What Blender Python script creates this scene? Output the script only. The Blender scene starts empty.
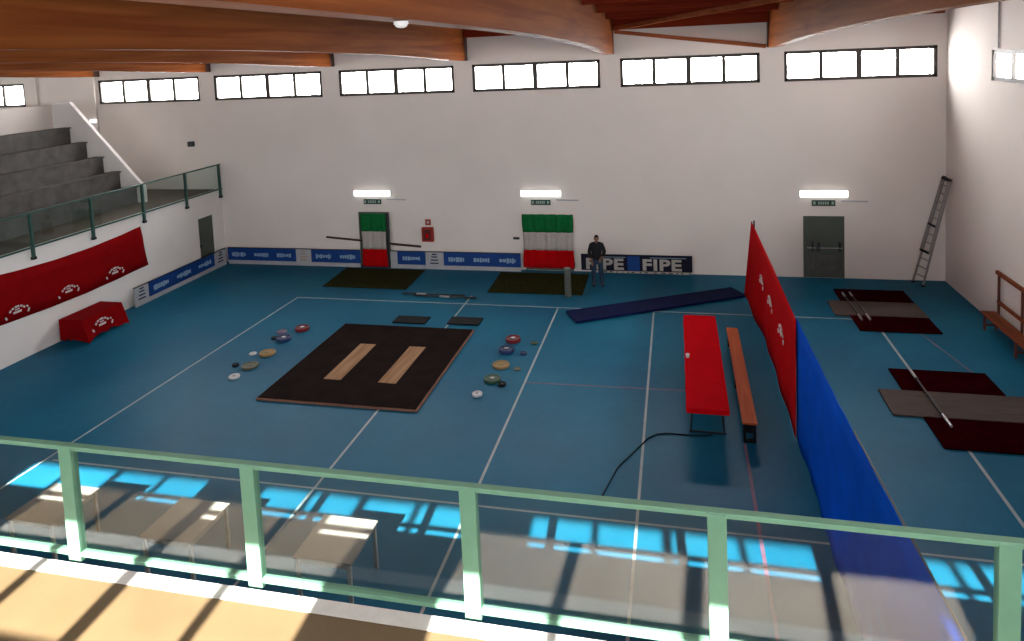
import bpy, bmesh, math, random
from mathutils import Vector, Matrix
random.seed(7)
S = bpy.context.scene
COL = S.collection

# ------------------------------------------------------------------ materials
def new_mat(name):
    m = bpy.data.materials.new(name); m.use_nodes = True
    nt = m.node_tree
    return m, nt, nt.nodes['Principled BSDF']

def mat(name, col, rough=.6, var=.12, scale=6., metal=0., emit=None, bump=0., stretch=None, spec=.25):
    m, nt, b = new_mat(name)
    N, L = nt.nodes, nt.links
    tc = N.new('ShaderNodeTexCoord')
    mp = N.new('ShaderNodeMapping')
    if stretch: mp.inputs['Scale'].default_value = stretch
    no = N.new('ShaderNodeTexNoise'); no.inputs['Scale'].default_value = scale; no.inputs['Detail'].default_value = 5
    L.new(tc.outputs['Object'], mp.inputs[0]); L.new(mp.outputs[0], no.inputs['Vector'])
    r = N.new('ShaderNodeValToRGB')
    c = col if 'plaster' in name or 'frame' in name or emit else tuple(v*.72 for v in col)
    r.color_ramp.elements[0].position = .3; r.color_ramp.elements[1].position = .7
    r.color_ramp.elements[0].color = (c[0]*(1-var), c[1]*(1-var), c[2]*(1-var), 1)
    r.color_ramp.elements[1].color = (min(1, c[0]*(1+var)), min(1, c[1]*(1+var)), min(1, c[2]*(1+var)), 1)
    L.new(no.outputs['Fac'], r.inputs[0]); L.new(r.outputs[0], b.inputs['Base Color'])
    b.inputs['Roughness'].default_value = rough; b.inputs['Metallic'].default_value = metal
    b.inputs['Specular IOR Level'].default_value = spec
    if bump:
        bp = N.new('ShaderNodeBump'); bp.inputs['Strength'].default_value = bump; bp.inputs['Distance'].default_value = .02
        L.new(no.outputs['Fac'], bp.inputs['Height']); L.new(bp.outputs[0], b.inputs['Normal'])
    if emit:
        b.inputs['Emission Color'].default_value = (*emit[0], 1); b.inputs['Emission Strength'].default_value = emit[1]
    return m

def glass_mat(name, tint, rough=.02, ior=1.5):
    m = bpy.data.materials.new(name); m.use_nodes = True
    nt = m.node_tree; nt.nodes.clear(); N, L = nt.nodes, nt.links
    out = N.new('ShaderNodeOutputMaterial'); mix = N.new('ShaderNodeMixShader')
    tr = N.new('ShaderNodeBsdfTransparent'); tr.inputs[0].default_value = (*tint, 1)
    gl = N.new('ShaderNodeBsdfGlossy'); gl.inputs['Roughness'].default_value = rough
    ge = N.new('ShaderNodeNewGeometry'); dt = N.new('ShaderNodeVectorMath'); dt.operation = 'DOT_PRODUCT'
    L.new(ge.outputs['Incoming'], dt.inputs[0]); L.new(ge.outputs['Normal'], dt.inputs[1])
    def mth(op, a, b=0., clamp=False):
        n = N.new('ShaderNodeMath'); n.operation = op; n.use_clamp = clamp
        for k, v in enumerate((a, b)):
            if hasattr(v, 'is_output'): L.new(v, n.inputs[k])
            else: n.inputs[k].default_value = v
        return n.outputs[0]
    f0 = ((ior-1)/(ior+1))**2
    g = mth('POWER', mth('SUBTRACT', 1., mth('ABSOLUTE', dt.outputs['Value']), True), 5.)
    fac = mth('ADD', mth('MULTIPLY', g, 1-f0), f0, True)
    L.new(fac, mix.inputs[0]); L.new(tr.outputs[0], mix.inputs[1]); L.new(gl.outputs[0], mix.inputs[2])
    L.new(mix.outputs[0], out.inputs[0])
    return m

def floor_mat():
    m, nt, b = new_mat('teal vinyl floor'); N, L = nt.nodes, nt.links
    tc = N.new('ShaderNodeTexCoord')
    n1 = N.new('ShaderNodeTexNoise'); n1.inputs['Scale'].default_value = .35; n1.inputs['Detail'].default_value = 6
    n2 = N.new('ShaderNodeTexNoise'); n2.inputs['Scale'].default_value = 5; n2.inputs['Detail'].default_value = 8
    L.new(tc.outputs['Object'], n1.inputs['Vector']); L.new(tc.outputs['Object'], n2.inputs['Vector'])
    r = N.new('ShaderNodeValToRGB')
    r.color_ramp.elements[0].position = .3; r.color_ramp.elements[1].position = .72
    r.color_ramp.elements[0].color = (.004, .080, .155, 1); r.color_ramp.elements[1].color = (.010, .122, .205, 1)
    mx = N.new('ShaderNodeMath'); mx.operation = 'MULTIPLY_ADD'; mx.inputs[1].default_value = .25
    L.new(n2.outputs['Fac'], mx.inputs[0]); L.new(n1.outputs['Fac'], mx.inputs[2])
    sb = N.new('ShaderNodeMath'); sb.operation = 'SUBTRACT'; sb.inputs[1].default_value = .12
    L.new(mx.outputs[0], sb.inputs[0]); L.new(sb.outputs[0], r.inputs[0])
    L.new(r.outputs[0], b.inputs['Base Color'])
    rr = N.new('ShaderNodeMapRange'); rr.inputs['To Min'].default_value = .3; rr.inputs['To Max'].default_value = .5
    L.new(n1.outputs['Fac'], rr.inputs[0]); L.new(rr.outputs[0], b.inputs['Roughness'])
    b.inputs['Specular IOR Level'].default_value = .045
    return m

def wood_mat(name, c1, c2, axis='Y', rough=.45, scale=3., board=None):
    m, nt, b = new_mat(name); N, L = nt.nodes, nt.links
    tc = N.new('ShaderNodeTexCoord'); mp = N.new('ShaderNodeMapping')
    mp.inputs['Scale'].default_value = {'X': (.12, 1.5, 3), 'Y': (1.5, .12, 3), 'Z': (1.5, 1.5, .12)}[axis]
    no = N.new('ShaderNodeTexNoise'); no.inputs['Scale'].default_value = scale; no.inputs['Detail'].default_value = 7
    no.inputs['Distortion'].default_value = .6
    L.new(tc.outputs['Object'], mp.inputs[0]); L.new(mp.outputs[0], no.inputs['Vector'])
    r = N.new('ShaderNodeValToRGB'); r.color_ramp.elements[0].position = .35; r.color_ramp.elements[1].position = .66
    r.color_ramp.elements[0].color = (*c1, 1); r.color_ramp.elements[1].color = (*c2, 1)
    L.new(no.outputs['Fac'], r.inputs[0]); L.new(r.outputs[0], b.inputs['Base Color'])
    b.inputs['Roughness'].default_value = rough; b.inputs['Specular IOR Level'].default_value = (.012 if 'laminated' in name else 0.) if 'timber' in name else .04
    return m

M = {
 'wall':   mat('painted plaster wall', (.64, .598, .56), .85, .03, .6),
 'wall_w': mat('white painted plaster', (.66, .64, .62), .85, .04, .8),
 'floor':  floor_mat(),
 'beam':   wood_mat('glued laminated timber', (.105, .026, .007), (.175, .054, .014), 'Y', .55, 2.),
 'deck':   wood_mat('stained timber deck', (.10, .012, .006), (.16, .022, .010), 'X', .6, 2.),
 'purlin': wood_mat('timber purlin', (.12, .014, .007), (.18, .028, .011), 'X', .55, 2.),
 'brace':  wood_mat('timber brace', (.20, .06, .025), (.28, .09, .04), 'X', .6),
 'steel':  mat('dark steel', (.09, .04, .03), .5),
 'frame':  mat('dark brown window frame', (.035, .028, .024), .5),
 'pane':   glass_mat('window glass', (.97, .97, .97)),
 'rglass': glass_mat('railing glass', (.92, .955, .945), .03, 1.75),
 'lglass': glass_mat('gallery glass', (.84, .90, .885), .03, 1.45),
 'green':  mat('pale green painted metal', (.155, .32, .215), .4, .06),
 'dgreen': mat('dark green painted metal', (.035, .10, .085), .45),
 'conc':   mat('grey concrete', (.125, .12, .115), .9, .25, 2.5, bump=.2),
 'kerb':   mat('white stone kerb', (.72, .70, .66), .7, .06, 9),
 'tan':    mat('tan floor tiles', (.155, .104, .052), .6, .10, 1.6),
 'line':   mat('white court paint', (.40, .45, .46), .6, .12, 3),
 'rline':  mat('faded red court paint', (.20, .10, .16), .6, .2, 3),
 'red':    mat('red cloth', (.24, .001, .003), .9, .1, 3, spec=.05),
 'redt':   mat('red tablecloth', (.60, .001, .006), .9, .08, 2, spec=.02),
 'redw':   mat('red flag cloth', (.48, .003, .006), .9, .1, 3, spec=.02),
 'white':  mat('white cloth', (.48, .45, .42), .8, .06, 8),
 'logo':   mat('white print', (.72, .62, .60), .7, .05, 8),
 'fgreen': mat('green flag cloth', (.008, .15, .04), .9, .12, 3, spec=.05),
 'blue':   mat('blue nylon curtain', (.001, .085, .60), .8, .12, 2, spec=.02),
 'navy':   mat('navy exercise mat', (.002, .007, .06), .8, .15, 3, spec=.1),
 'advb':   mat('blue advertising board', (.004, .05, .24), .5, .12, 2),
 'advw':   mat('white advertising board', (.45, .47, .50), .5, .08, 5),
 'advt':   mat('pale blue print', (.30, .45, .62), .5, .1, 6),
 'advk':   mat('orange grey print', (.45, .30, .16), .5, .1, 6),
 'rubber': mat('black rubber matting', (.014, .007, .006), .9, .4, 2.2, spec=.04),
 'plywood':wood_mat('plywood strip', (.24, .13, .07), (.34, .20, .11), 'Y', .7, 6),
 'edge':   mat('timber edging', (.24, .11, .07), .8, .2, 5),
 'olive':  mat('dark olive turf mat', (.026, .027, .006), .95, .4, 12, spec=.05),
 'maroon': mat('maroon rubber mat', (.024, .001, .002), .95, .25, 4, spec=.0),
 'greym':  mat('grey wooden board', (.10, .08, .07), .85, .15, 5, stretch=(.3, 3, 1), spec=.1),
 'black':  mat('black rubber', (.006, .006, .008), .7, .2, spec=.12),
 'dark':   mat('dark metal', (.02, .022, .026), .4),
 'chrome': mat('grey steel', (.5, .5, .5), .35, .1, 10, metal=.6),
 'alu':    mat('dull aluminium', (.30, .29, .28), .45, .1, 10, metal=.2),
 'orange': wood_mat('varnished bench wood', (.32, .06, .015), (.44, .10, .03), 'Y', .55, 4),
 'rbench': wood_mat('red brown bench wood', (.14, .035, .014), (.20, .055, .024), 'Y', .5, 4),
 'rpost':  mat('red brown bench frame', (.10, .03, .02), .5),
 'door':   mat('grey green door', (.085, .105, .088), .45, .1, 2),
 'doorf':  mat('grey green door frame', (.065, .08, .065), .5),
 'doord':  mat('dull lower door panel', (.11, .11, .10), .35, .35, 3),
 'lamp':   mat('lit fluorescent tube', (1, 1, 1), .5, 0, emit=((1, 1, .96), 2.4)),
 'exit':   mat('green exit sign', (.02, .07, .05), .5),
 'exitw':  mat('pale exit marks', (.35, .45, .40), .5),
 'rsign':  mat('red fire cabinet', (.35, .02, .015), .5),
 'rsignd': mat('fire cabinet window', (.10, .018, .015), .3),
 'cyl':    mat('grey green plastic', (.11, .125, .11), .5, .1),
 'y':      mat('yellow rubber plate', (.30, .19, .07), .6, .15),
 'pr':     mat('red rubber plate', (.16, .012, .018), .5), 
 'pb':     mat('navy rubber plate', (.02, .035, .12), .5),
 'pg':     mat('green rubber plate', (.03, .08, .045), .5),
 'pl':     mat('lilac rubber plate', (.16, .12, .20), .5),
 'pw':     mat('white rubber plate', (.62, .64, .66), .5),
 'ptan':   mat('olive tan rubber plate', (.10, .10, .06), .5),
 'pole':   mat('dark brown wooden pole', (.035, .015, .010), .5),
 'jacket': mat('black jacket', (.008, .008, .011), .8, .2, 12),
 'jeans':  mat('blue jeans', (.02, .045, .085), .85, .2, 14),
 'ink':    mat('very dark navy banner cloth', (.004, .005, .022), .8, .1, 4),
 'gfloor': mat('brown grey gallery floor', (.12, .085, .06), .85, .2, 1.5),
 'alud':   mat('tarnished aluminium', (.30, .28, .27), .5, .15, 10, metal=.2),
 'skin':   mat('skin', (.30, .15, .10), .6, .05),
 'hair':   mat('dark hair', (.010, .008, .007), .8),
 'shoe':   mat('dark blue shoes', (.012, .02, .04), .6),
 'ttop':   mat('pale table top', (.36, .33, .30), .5, .05),
 'tleg':   mat('grey table legs', (.45, .45, .43), .4),
 'desk':   mat('plain white panel', (.7, .7, .7), .6),
}

# ------------------------------------------------------------------ helpers
def tag(o, label=None, cat=None, group=None, kind=None):
    if label: o['label'] = label
    if cat: o['category'] = cat
    if group: o['group'] = group
    if kind: o['kind'] = kind
    return o

def empty(name, loc=(0, 0, 0), label=None, cat=None, group=None, kind=None, rz=0):
    o = bpy.data.objects.new(name, None); COL.objects.link(o)
    o.location = loc; o.rotation_euler = (0, 0, rz); o.empty_display_size = .2
    return tag(o, label, cat, group, kind)

def obj(name, bm, m, parent=None, smooth=False, label=None, cat=None, group=None, kind=None, bevel=0, loc=None, rz=0):
    bmesh.ops.recalc_face_normals(bm, faces=bm.faces)
    me = bpy.data.meshes.new(name); bm.to_mesh(me); bm.free()
    ms = m if isinstance(m, (list, tuple)) else [m]
    for k in ms: me.materials.append(M[k])
    if smooth:
        for p in me.polygons: p.use_smooth = True
    o = bpy.data.objects.new(name, me); COL.objects.link(o)
    if parent: o.parent = parent
    if loc: o.location = loc
    if rz: o.rotation_euler = (0, 0, rz)
    if bevel:
        b = o.modifiers.new('bevel', 'BEVEL'); b.width = bevel; b.segments = 2; b.limit_method = 'ANGLE'
    return tag(o, label, cat, group, kind)

def B(): return bmesh.new()

def box(bm, a, b, mi=0):
    x0, y0, z0 = a; x1, y1, z1 = b
    vs = [bm.verts.new(p) for p in ((x0,y0,z0),(x1,y0,z0),(x1,y1,z0),(x0,y1,z0),(x0,y0,z1),(x1,y0,z1),(x1,y1,z1),(x0,y1,z1))]
    for f in ((0,3,2,1),(4,5,6,7),(0,1,5,4),(1,2,6,5),(2,3,7,6),(3,0,4,7)):
        fc = bm.faces.new([vs[i] for i in f]); fc.material_index = mi
    return bm

def prism(bm, pts, vec, mi=0):
    vec = Vector(vec)
    a = [bm.verts.new(p) for p in pts]; b = [bm.verts.new(Vector(p)+vec) for p in pts]
    f = [bm.faces.new(a), bm.faces.new(list(reversed(b)))]
    n = len(pts)
    for i in range(n): f.append(bm.faces.new((a[i], b[i], b[(i+1) % n], a[(i+1) % n])))
    for x in f: x.material_index = mi
    return bm

def tube(bm, p, q, r, n=10, r2=None):
    p, q = Vector(p), Vector(q); d = q-p
    mtx = Matrix.Translation((p+q)/2) @ d.to_track_quat('Z', 'Y').to_matrix().to_4x4()
    bmesh.ops.create_cone(bm, cap_ends=True, segments=n, radius1=r, radius2=r if r2 is None else r2, depth=d.length, matrix=mtx)
    return bm

def bar(bm, p, q, w, h, up=(0, 0, 1)):
    """rectangular bar from p to q, w wide sideways, h along up"""
    p, q, up = Vector(p), Vector(q), Vector(up); d = (q-p).normalized()
    s = d.cross(up).normalized(); u = s.cross(d).normalized()
    c = [s*w/2+u*h/2, -s*w/2+u*h/2, -s*w/2-u*h/2, s*w/2-u*h/2]
    prism(bm, [p+k for k in c], q-p)
    return bm

def copy_tree(o, parent=None):
    c = o.copy(); COL.objects.link(c)
    if parent: c.parent = parent
    for ch in list(o.children): copy_tree(ch, c)
    return c

def text_mesh(body, size, name, m, parent, mtx, ext=.006, bold=True, sx=1.):
    cu = bpy.data.curves.new(name, 'FONT'); cu.body = body; cu.size = size; cu.extrude = ext
    cu.offset = size*.035 if bold else 0; cu.align_x = 'CENTER'; cu.space_character = 1.08
    t = bpy.data.objects.new('tmp', cu); COL.objects.link(t)
    dg = bpy.context.evaluated_depsgraph_get(); me = bpy.data.meshes.new_from_object(t.evaluated_get(dg))
    bpy.data.objects.remove(t)
    me.transform(mtx @ Matrix.Diagonal((sx, 1, 1, 1)))
    me.materials.clear(); me.materials.append(M[m])
    o = bpy.data.objects.new(name, me); COL.objects.link(o); o.parent = parent
    return o

def emblem(o, ux, uy, n, s, mi=0, bm=None, thick=.006):
    """arched row of small blocks over a short bar, as printed on the red cloths"""
    o, ux, uy, n = Vector(o), Vector(ux).normalized(), Vector(uy).normalized(), Vector(n).normalized()
    def blk(cx, cy, w, h, a=0):
        ca, sa = math.cos(a), math.sin(a)
        pts = []
        for x, y in ((-w/2,-h/2),(w/2,-h/2),(w/2,h/2),(-w/2,h/2)):
            X, Y = cx+(x*ca-y*sa), cy+(x*sa+y*ca)
            pts.append(o+ux*X*s+uy*Y*s)
        prism(bm, pts, n*thick, mi)
    for k, a in enumerate((58, 32, 8, -8, -32, -58)):
        t = math.radians(a); blk(-math.sin(t)*.62, math.cos(t)*.42-.06, .17, .13, t*.7)
    blk(0, -.02, .62, .15); blk(0, .17, .34, .08)
    blk(-.86, -.22, .12, .22, .5); blk(.86, -.16, .12, .26, -.5); blk(.78, .12, .14, .10, -.7)
    return bm

# ------------------------------------------------------------------ camera
f_px, cy_px = 698.89, 114.294
yaw, pitch, roll = .2320992, -.08511163, -.0452498
fw = Vector((-math.sin(yaw)*math.cos(pitch), math.cos(yaw)*math.cos(pitch), math.sin(pitch)))
rt = Vector((math.cos(yaw), math.sin(yaw), 0)); up = rt.cross(fw)
rt2 = rt*math.cos(roll)+up*math.sin(roll); up2 = up*math.cos(roll)-rt*math.sin(roll)
cam = bpy.data.cameras.new('camera'); co = bpy.data.objects.new('camera', cam); COL.objects.link(co)
mw = Matrix((rt2, up2, -fw)).transposed().to_4x4(); mw.translation = Vector((0, 0, 7.9)); co.matrix_world = mw
cam.sensor_width = 36; cam.lens = f_px/1024*36; cam.shift_y = -(320.5-cy_px)/1024
cam.clip_start = .05; cam.clip_end = 200
S.camera = co

# ------------------------------------------------------------------ shell
XL, XR, YB, YR = -32.8, 8.3, 24.52, -1.1
GX = -18.05                        # gallery front face
WZ0, WZ1 = 6.60, 7.60
bw = [(-31.9, -27.3), (-23.5, -18.66), (-17.98, -13.25), (-12.53, -7.92), (-7.22, -2.57), (-1.87, 2.73), (3.49, 8.04)]

def wall_holes(name, lo, hi, z0, z1, holes, hz0, hz1, axis, c0, c1, m):
    """wall slab along axis between lo..hi with a row of openings"""
    bm = B()
    def bx(a, b, za, zb):
        if b-a < 1e-4: return
        if axis == 'X': box(bm, (a, c0, za), (b, c1, zb))
        else: box(bm, (c0, a, za), (c1, b, zb))
    bx(lo, hi, z0, hz0); bx(lo, hi, hz1, z1)
    p = lo
    for a, b in holes: bx(p, a, hz0, hz1); p = b
    bx(p, hi, hz0, hz1)
    return obj(name, bm, m, kind='structure')

CZ = 9.35
wall_holes('wall_back', XL, XR+.3, 0, CZ, bw, WZ0, WZ1, 'X', YB, YB+.3, 'wall')
rw = [(-.4, 4.2), (5.3, 9.9), (11.0, 15.6), (16.75, 21.33)]
wall_holes('wall_right', YR, YB+.3, 0, CZ, rw, 6.62, 7.45, 'Y', XR, XR+.3, 'wall')
rear = [(-28.0, -23.6), (-22.9, -18.3), (-17.6, -13.2), (-12.3, -8.0), (-7.0, -2.82), (-1.88, 2.75), (3.5, 7.9)]
RZ0, RZ1 = 6.36, 7.56
wall_holes('wall_rear', XL, XR+.3, 0, CZ, rear, RZ0, RZ1, 'X', YR-.3, YR, 'wall')
added_lw = [(5.0, 9.6), (15.8, 20.4)]  # unseen windows added for extra daylight, count set by right wall brightness
wall_holes('wall_far_left', YR-.3, YB+.3, 0, CZ, added_lw, WZ0, WZ1, 'Y', XL-.3, XL, 'wall')
obj('floor', box(B(), (XL, YR, -.2), (XR, YB, 0)), 'floor', kind='structure')
obj('ceiling', box(B(), (XL-.3, YR-.3, CZ), (XR+.3, YB+.3, CZ+.2)), 'deck', kind='structure')

# windows -------------------------------------------------------------
wn = [0]
def window(a, b, z0, z1, axis, c, out, mull=3):
    """framed four-light window in an opening; c = wall face, out = +1/-1 outward"""
    wn[0] += 1
    w = empty('window_%d' % wn[0], kind='structure')
    t, d = .105, .07
    y0, y1 = sorted((c+out*.02, c+out*(.02+d)))
    def bx(bm, p0, p1, za, zb, ya=y0, yb=y1):
        if axis == 'X': box(bm, (p0, ya, za), (p1, yb, zb))
        else: box(bm, (ya, p0, za), (yb, p1, zb))
    bm = B(); bx(bm, a, b, z0, z0+t); bx(bm, a, b, z1-t, z1); bx(bm, a, a+t, z0, z1); bx(bm, b-t, b, z0, z1)
    obj('window_frame', bm, 'frame', w)
    n = mull+1; st = (b-a)/n; yc = (y0+y1)/2
    for k in range(1, n):
        h = .085 if k == 2 and n == 4 else .06
        obj('mullion', (lambda q: (bx(q, a+st*k-h, a+st*k+h, z0+t, z1-t), q)[1])(B()), 'frame', w)
    for k in range(n):
        q = B(); bx(q, a+st*k+.03, a+st*(k+1)-.03, z0+t*.5, z1-t*.5, yc-.004, yc+.004)
        obj('pane', q, 'pane', w)
    # light portal in the opening
    L = bpy.data.lights.new('sky_portal', 'AREA'); L.shape = 'RECTANGLE'; L.size = b-a; L.size_y = z1-z0
    L.cycles.is_portal = True
    lo = bpy.data.objects.new('sky_portal', L); COL.objects.link(lo)
    cc = c+out*.2
    if axis == 'X': lo.location = ((a+b)/2, cc, (z0+z1)/2); d_ = Vector((0, -out, 0))
    else: lo.location = (cc, (a+b)/2, (z0+z1)/2); d_ = Vector((-out, 0, 0))
    lo.rotation_euler = d_.to_track_quat('-Z', 'Y').to_euler()
for a, b in bw: window(a, b, WZ0, WZ1, 'X', YB, 1, 3 if b-a > 2 else 0)
for a, b in rw: window(a, b, 6.62, 7.45, 'Y', XR, 1)
for a, b in rear: window(a, b, RZ0, RZ1, 'X', YR, -1)
for a, b in added_lw: window(a, b, WZ0, WZ1, 'Y', XL, -1)

# ceiling beams --------------------------------------------------------
prof = [(24.5, 7.75), (22.8, 7.80), (21.2, 7.87), (19, 7.98), (16.5, 8.07), (13.7, 8.14), (11, 8.19), (8.8, 8.21), (5.4, 8.22), (2, 8.21), (YR+.02, 8.19)]
for bx_ in (-28.8, -23.5, -18.2, -12.8, -7.5, -2.2, 3.1):
    r = empty('ceiling_beam', (bx_, 0, 0), kind='structure')
    pts = [(-.13, y, z) for y, z in prof] + [(-.13, YR+.02, 9.34), (-.13, 24.5, 9.34)]
    o = obj('timber', prism(B(), pts, (.26, 0, 0)), 'beam', r); o.name = 'timber'
    for sx in (-1, 1): obj('end_bracket', box(B(), (min(sx*.131, sx*.145), 24.2, 7.77), (max(sx*.131, sx*.145), 24.5, 9.3)), 'steel', r)
xs = [-32.6, -28.8, -23.5, -18.2, -12.8, -7.5, -2.2, 3.1, 8.25]
k = 0
for y, zb in ((24.2, 8.58), (21.9, 8.86), (19.2, 8.93), (16.2, 8.97), (13., 9.), (10, 9), (7, 9), (4, 9), (1, 9)):
    for i in range(len(xs)-1):
        obj('ceiling_joist', box(B(), (xs[i]+.15, y-.11, zb), (xs[i+1]-.15, y+.11, 9.34)), 'purlin', kind='structure')
for i in range(len(xs)-2):
    a, b = xs[i+1]+.2, xs[i+2]-.2
    if a < -9: continue
    obj('wall_brace', bar(B(), (a, 24.05, 8.52), (b, 24.3, 7.80), .08, .13), 'brace', kind='structure') if a > -3 and b < 5 else None
obj('ceiling_brace', bar(B(), (-2.0, 23.9, 8.62), (2.9, 17.5, 8.98), .1, .14), 'brace', kind='structure')
obj('conduit_pipe', tube(B(), (8.27, 20.85, 7.5), (8.27, 20.85, 9.3), .022, 10), 'alud', label='thin vertical pipe running up from the right wall window', cat='pipe')
# small round ceiling fitting under the big beam
bm = B(); tube(bm, (-2.2, 5.47, 8.216), (-2.2, 5.47, 8.19), .06, 20)
r = obj('smoke_detector', bm, 'desk', label='small white round fitting under the nearest big timber beam', cat='smoke detector')
bm = B(); bmesh.ops.create_uvsphere(bm, u_segments=16, v_segments=8, radius=.052, matrix=Matrix.Translation((-2.2, 5.47, 8.185)) @ Matrix.Diagonal((1, 1, .5, 1)))
obj('cover', bm, 'desk', r, smooth=True)

# left gallery ---------------------------------------------------------
dY0, dY1 = 23.0, 23.92
bm = B(); box(bm, (GX-.25, YR+3.6+1.2, 0), (GX, dY0, 3.0)); box(bm, (GX-.25, dY1, 0), (GX, YB, 3.0)); box(bm, (GX-.25, dY0, 2.12), (GX, dY1, 3.0))
obj('wall_left', bm, 'wall_w', kind='structure')
obj('gallery_floor', box(B(), (XL, 4.2, 2.72), (GX-.25, YB, 3.0)), 'gfloor', kind='structure')
# stepped concrete stands, ending short of the back wall
SE = 22.0
st = [(-19.8-.69*k, 3.0+.57*(k+1)) for k in range(5)]      # riser x, top z
pts = [(-19.8, 0, 3.0)]
for k, (x, z) in enumerate(st):
    pts += [(x, 0, z)] + [(x-.69 if k < 4 else -23.3, 0, z)]
pts += [(-23.3, 0, 3.0)]
obj('concrete_stands', prism(B(), [(x, 6., z) for x, _, z in pts], (0, SE-6., 0)), 'conc', kind='structure')
# overhanging nosings of the benches
bm = B()
for x, z in st: box(bm, (x-.3, 6., z+.001), (x+.06, SE+.02, z+.05))
obj('concrete_nosing', bm, 'conc', kind='structure')
obj('wall_stands_back', box(B(), (-23.6, 6., 3.0), (-23.3, SE+.16, 6.78)), 'wall', kind='structure')
# sloping parapet at the end of the stands
pp = [(-19.5, 3.0), (-19.5, 3.62), (-19.78, 3.88), (-22.5, 6.86), (-23.3, 6.86), (-23.3, 3.0)]
obj('wall_stands_end', prism(B(), [(x, SE+.02, z) for x, z in pp], (0, .14, 0)), 'wall_w', kind='structure')
# pilasters either side of the first window
for x in (-26.66, -23.72):
    obj('trim_pilaster', box(B(), (x-.10, 24.42, 0), (x+.10, YB, 9.3)), 'wall', kind='structure')

def railing(name, label, along, posts, face, ztop, zpost0, zglass0, ends, pw, mmetal, mglass, group=None, rail=(.07, .06), inner=None):
    """glass railing: along 'X' or 'Y'"""
    r = empty(name, label=label, cat='railing', group=group)
    def P(t, off, z): return (t, face+off, z) if along == 'X' else (face+off, t, z)
    def bx(a, b, o0, o1, z0, z1):
        p, q = P(a, o0, z0), P(b, o1, z1)
        lo = tuple(min(u, v) for u, v in zip(p, q)); hi = tuple(max(u, v) for u, v in zip(p, q))
        return box(B(), lo, hi)
    obj('top_rail', bx(ends[0], ends[1], -rail[0]/2, rail[0]/2, ztop-rail[1], ztop), mmetal, r, bevel=.006)
    obj('bottom_rail', bx(ends[0], ends[1], -rail[0]/2, rail[0]/2, zglass0-rail[1], zglass0), mmetal, r, bevel=.006)
    for t in posts:
        obj('post', bx(t-pw/2, t+pw/2, -.045, .045, zpost0, ztop-.01), mmetal, r, bevel=.006)
    e = sorted(list(posts))
    ps = [ends[0]-pw/2+.02] + e + [ends[1]+pw/2-.02]
    for a, b in zip(ps[:-1], ps[1:]):
        if b-a > .4: obj('glass_panel', bx(a+pw/2, b-pw/2, -.006, .006, zglass0-.01, ztop-rail[1]+.01), mglass, r)
    return r
rl = railing('gallery_railing', 'dark green glass railing along the edge of the left gallery below the stands', 'Y',
        (9.4, 11.6, 13.75, 15.92, 18.05, 20.23, 22.41, 24.40), GX+.05, 4.05, 2.70, 3.06, (7.2, YB-.02), .07, 'dgreen', 'lglass', rail=(.05, .05))
for t in (9.4, 11.6, 13.75, 15.92, 18.05, 20.23, 22.41, 24.40):
    obj('foot_clamp', box(B(), (GX+.002, t-.06, 2.68), (GX+.10, t+.06, 2.76)), 'dark', rl)

# front balcony ---------------------------------------------------------
FY = 5.55
obj('balcony_floor', box(B(), (GX+1., 1.9, 2.75), (XR, 5.25, 3.0)), 'tan', kind='structure')
obj('trim_kerb', box(B(), (GX+1., 5.25, 2.75), (XR, 5.41, 3.005)), 'kerb', kind='structure')
obj('wall_balcony', box(B(), (GX, 3.2, 0), (XR, 3.5, 2.75)), 'wall_w', kind='structure')
pts = [(0, YR, 2.75), (0, 2.2, 2.75)]
for k in range(5): pts += [(0, 2.2-.69*k, 3+.52*(k+1) if k else 3.52), (0, 2.2-.69*(k+1) if k < 4 else YR, 3+.52*(k+1))]
pts = [(GX+1., y, z) for _, y, z in pts]
obj('viewing_stands', prism(B(), pts, (XR-GX-1., 0, 0)), 'conc', kind='structure')
railing('balcony_railing', 'pale green metal railing with large glass panels along the near balcony edge', 'X',
        (-8.5, -6.11, -4.03, -1.86, .235, 2.31, 4.5), FY, 4.165, 2.93, 3.03, (-10.5, 6.4), .15, 'green', 'rglass', rail=(.075, .045))

# court lines ------------------------------------------------------------
cl = []
def line(a, b, w=.05, m='line', z=.004):
    x0, y0 = a; x1, y1 = b; d = Vector((x1-x0, y1-y0)).normalized(); n = Vector((-d.y, d.x))*w/2
    bm = B(); prism(bm, [(x0+n.x, y0+n.y, .0005), (x1+n.x, y1+n.y, .0005), (x1-n.x, y1-n.y, .0005), (x0-n.x, y0-n.y, .0005)], (0, 0, z))
    obj('court_line', bm, m, kind='structure')
line((-12.7, 20.85), (-12.97, 5.5)); line((-3.73, 20.83), (-3.73, 5.5)); line((-12.72, 20.85), (4.75, 20.85), .05, z=.003)
line((-.815, 21.6), (-.815, 5.5)); line((5.26, 20.), (5.26, 5.5), .06); line((-6.76, 21.6), (-6.76, 5.5))
line((-12.7, 11.18), (8.2, 11.18), .045, z=.003)
line((-3.7, 15.85), (.1, 15.95), .035, 'rline', .002); line((1.16, 13.9), (1.12, 5.5), .06, 'rline', .002)
line((6.2, 20.0), (6.9, 16.), .03, 'rline', .002)

# ------------------------------------------------------------------ back wall doors
dn = [0]
def panel(bm, x0, x1, z0, z1, y0, y1): return box(bm, (x0, y0, z0), (x1, y1, z1))
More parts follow.
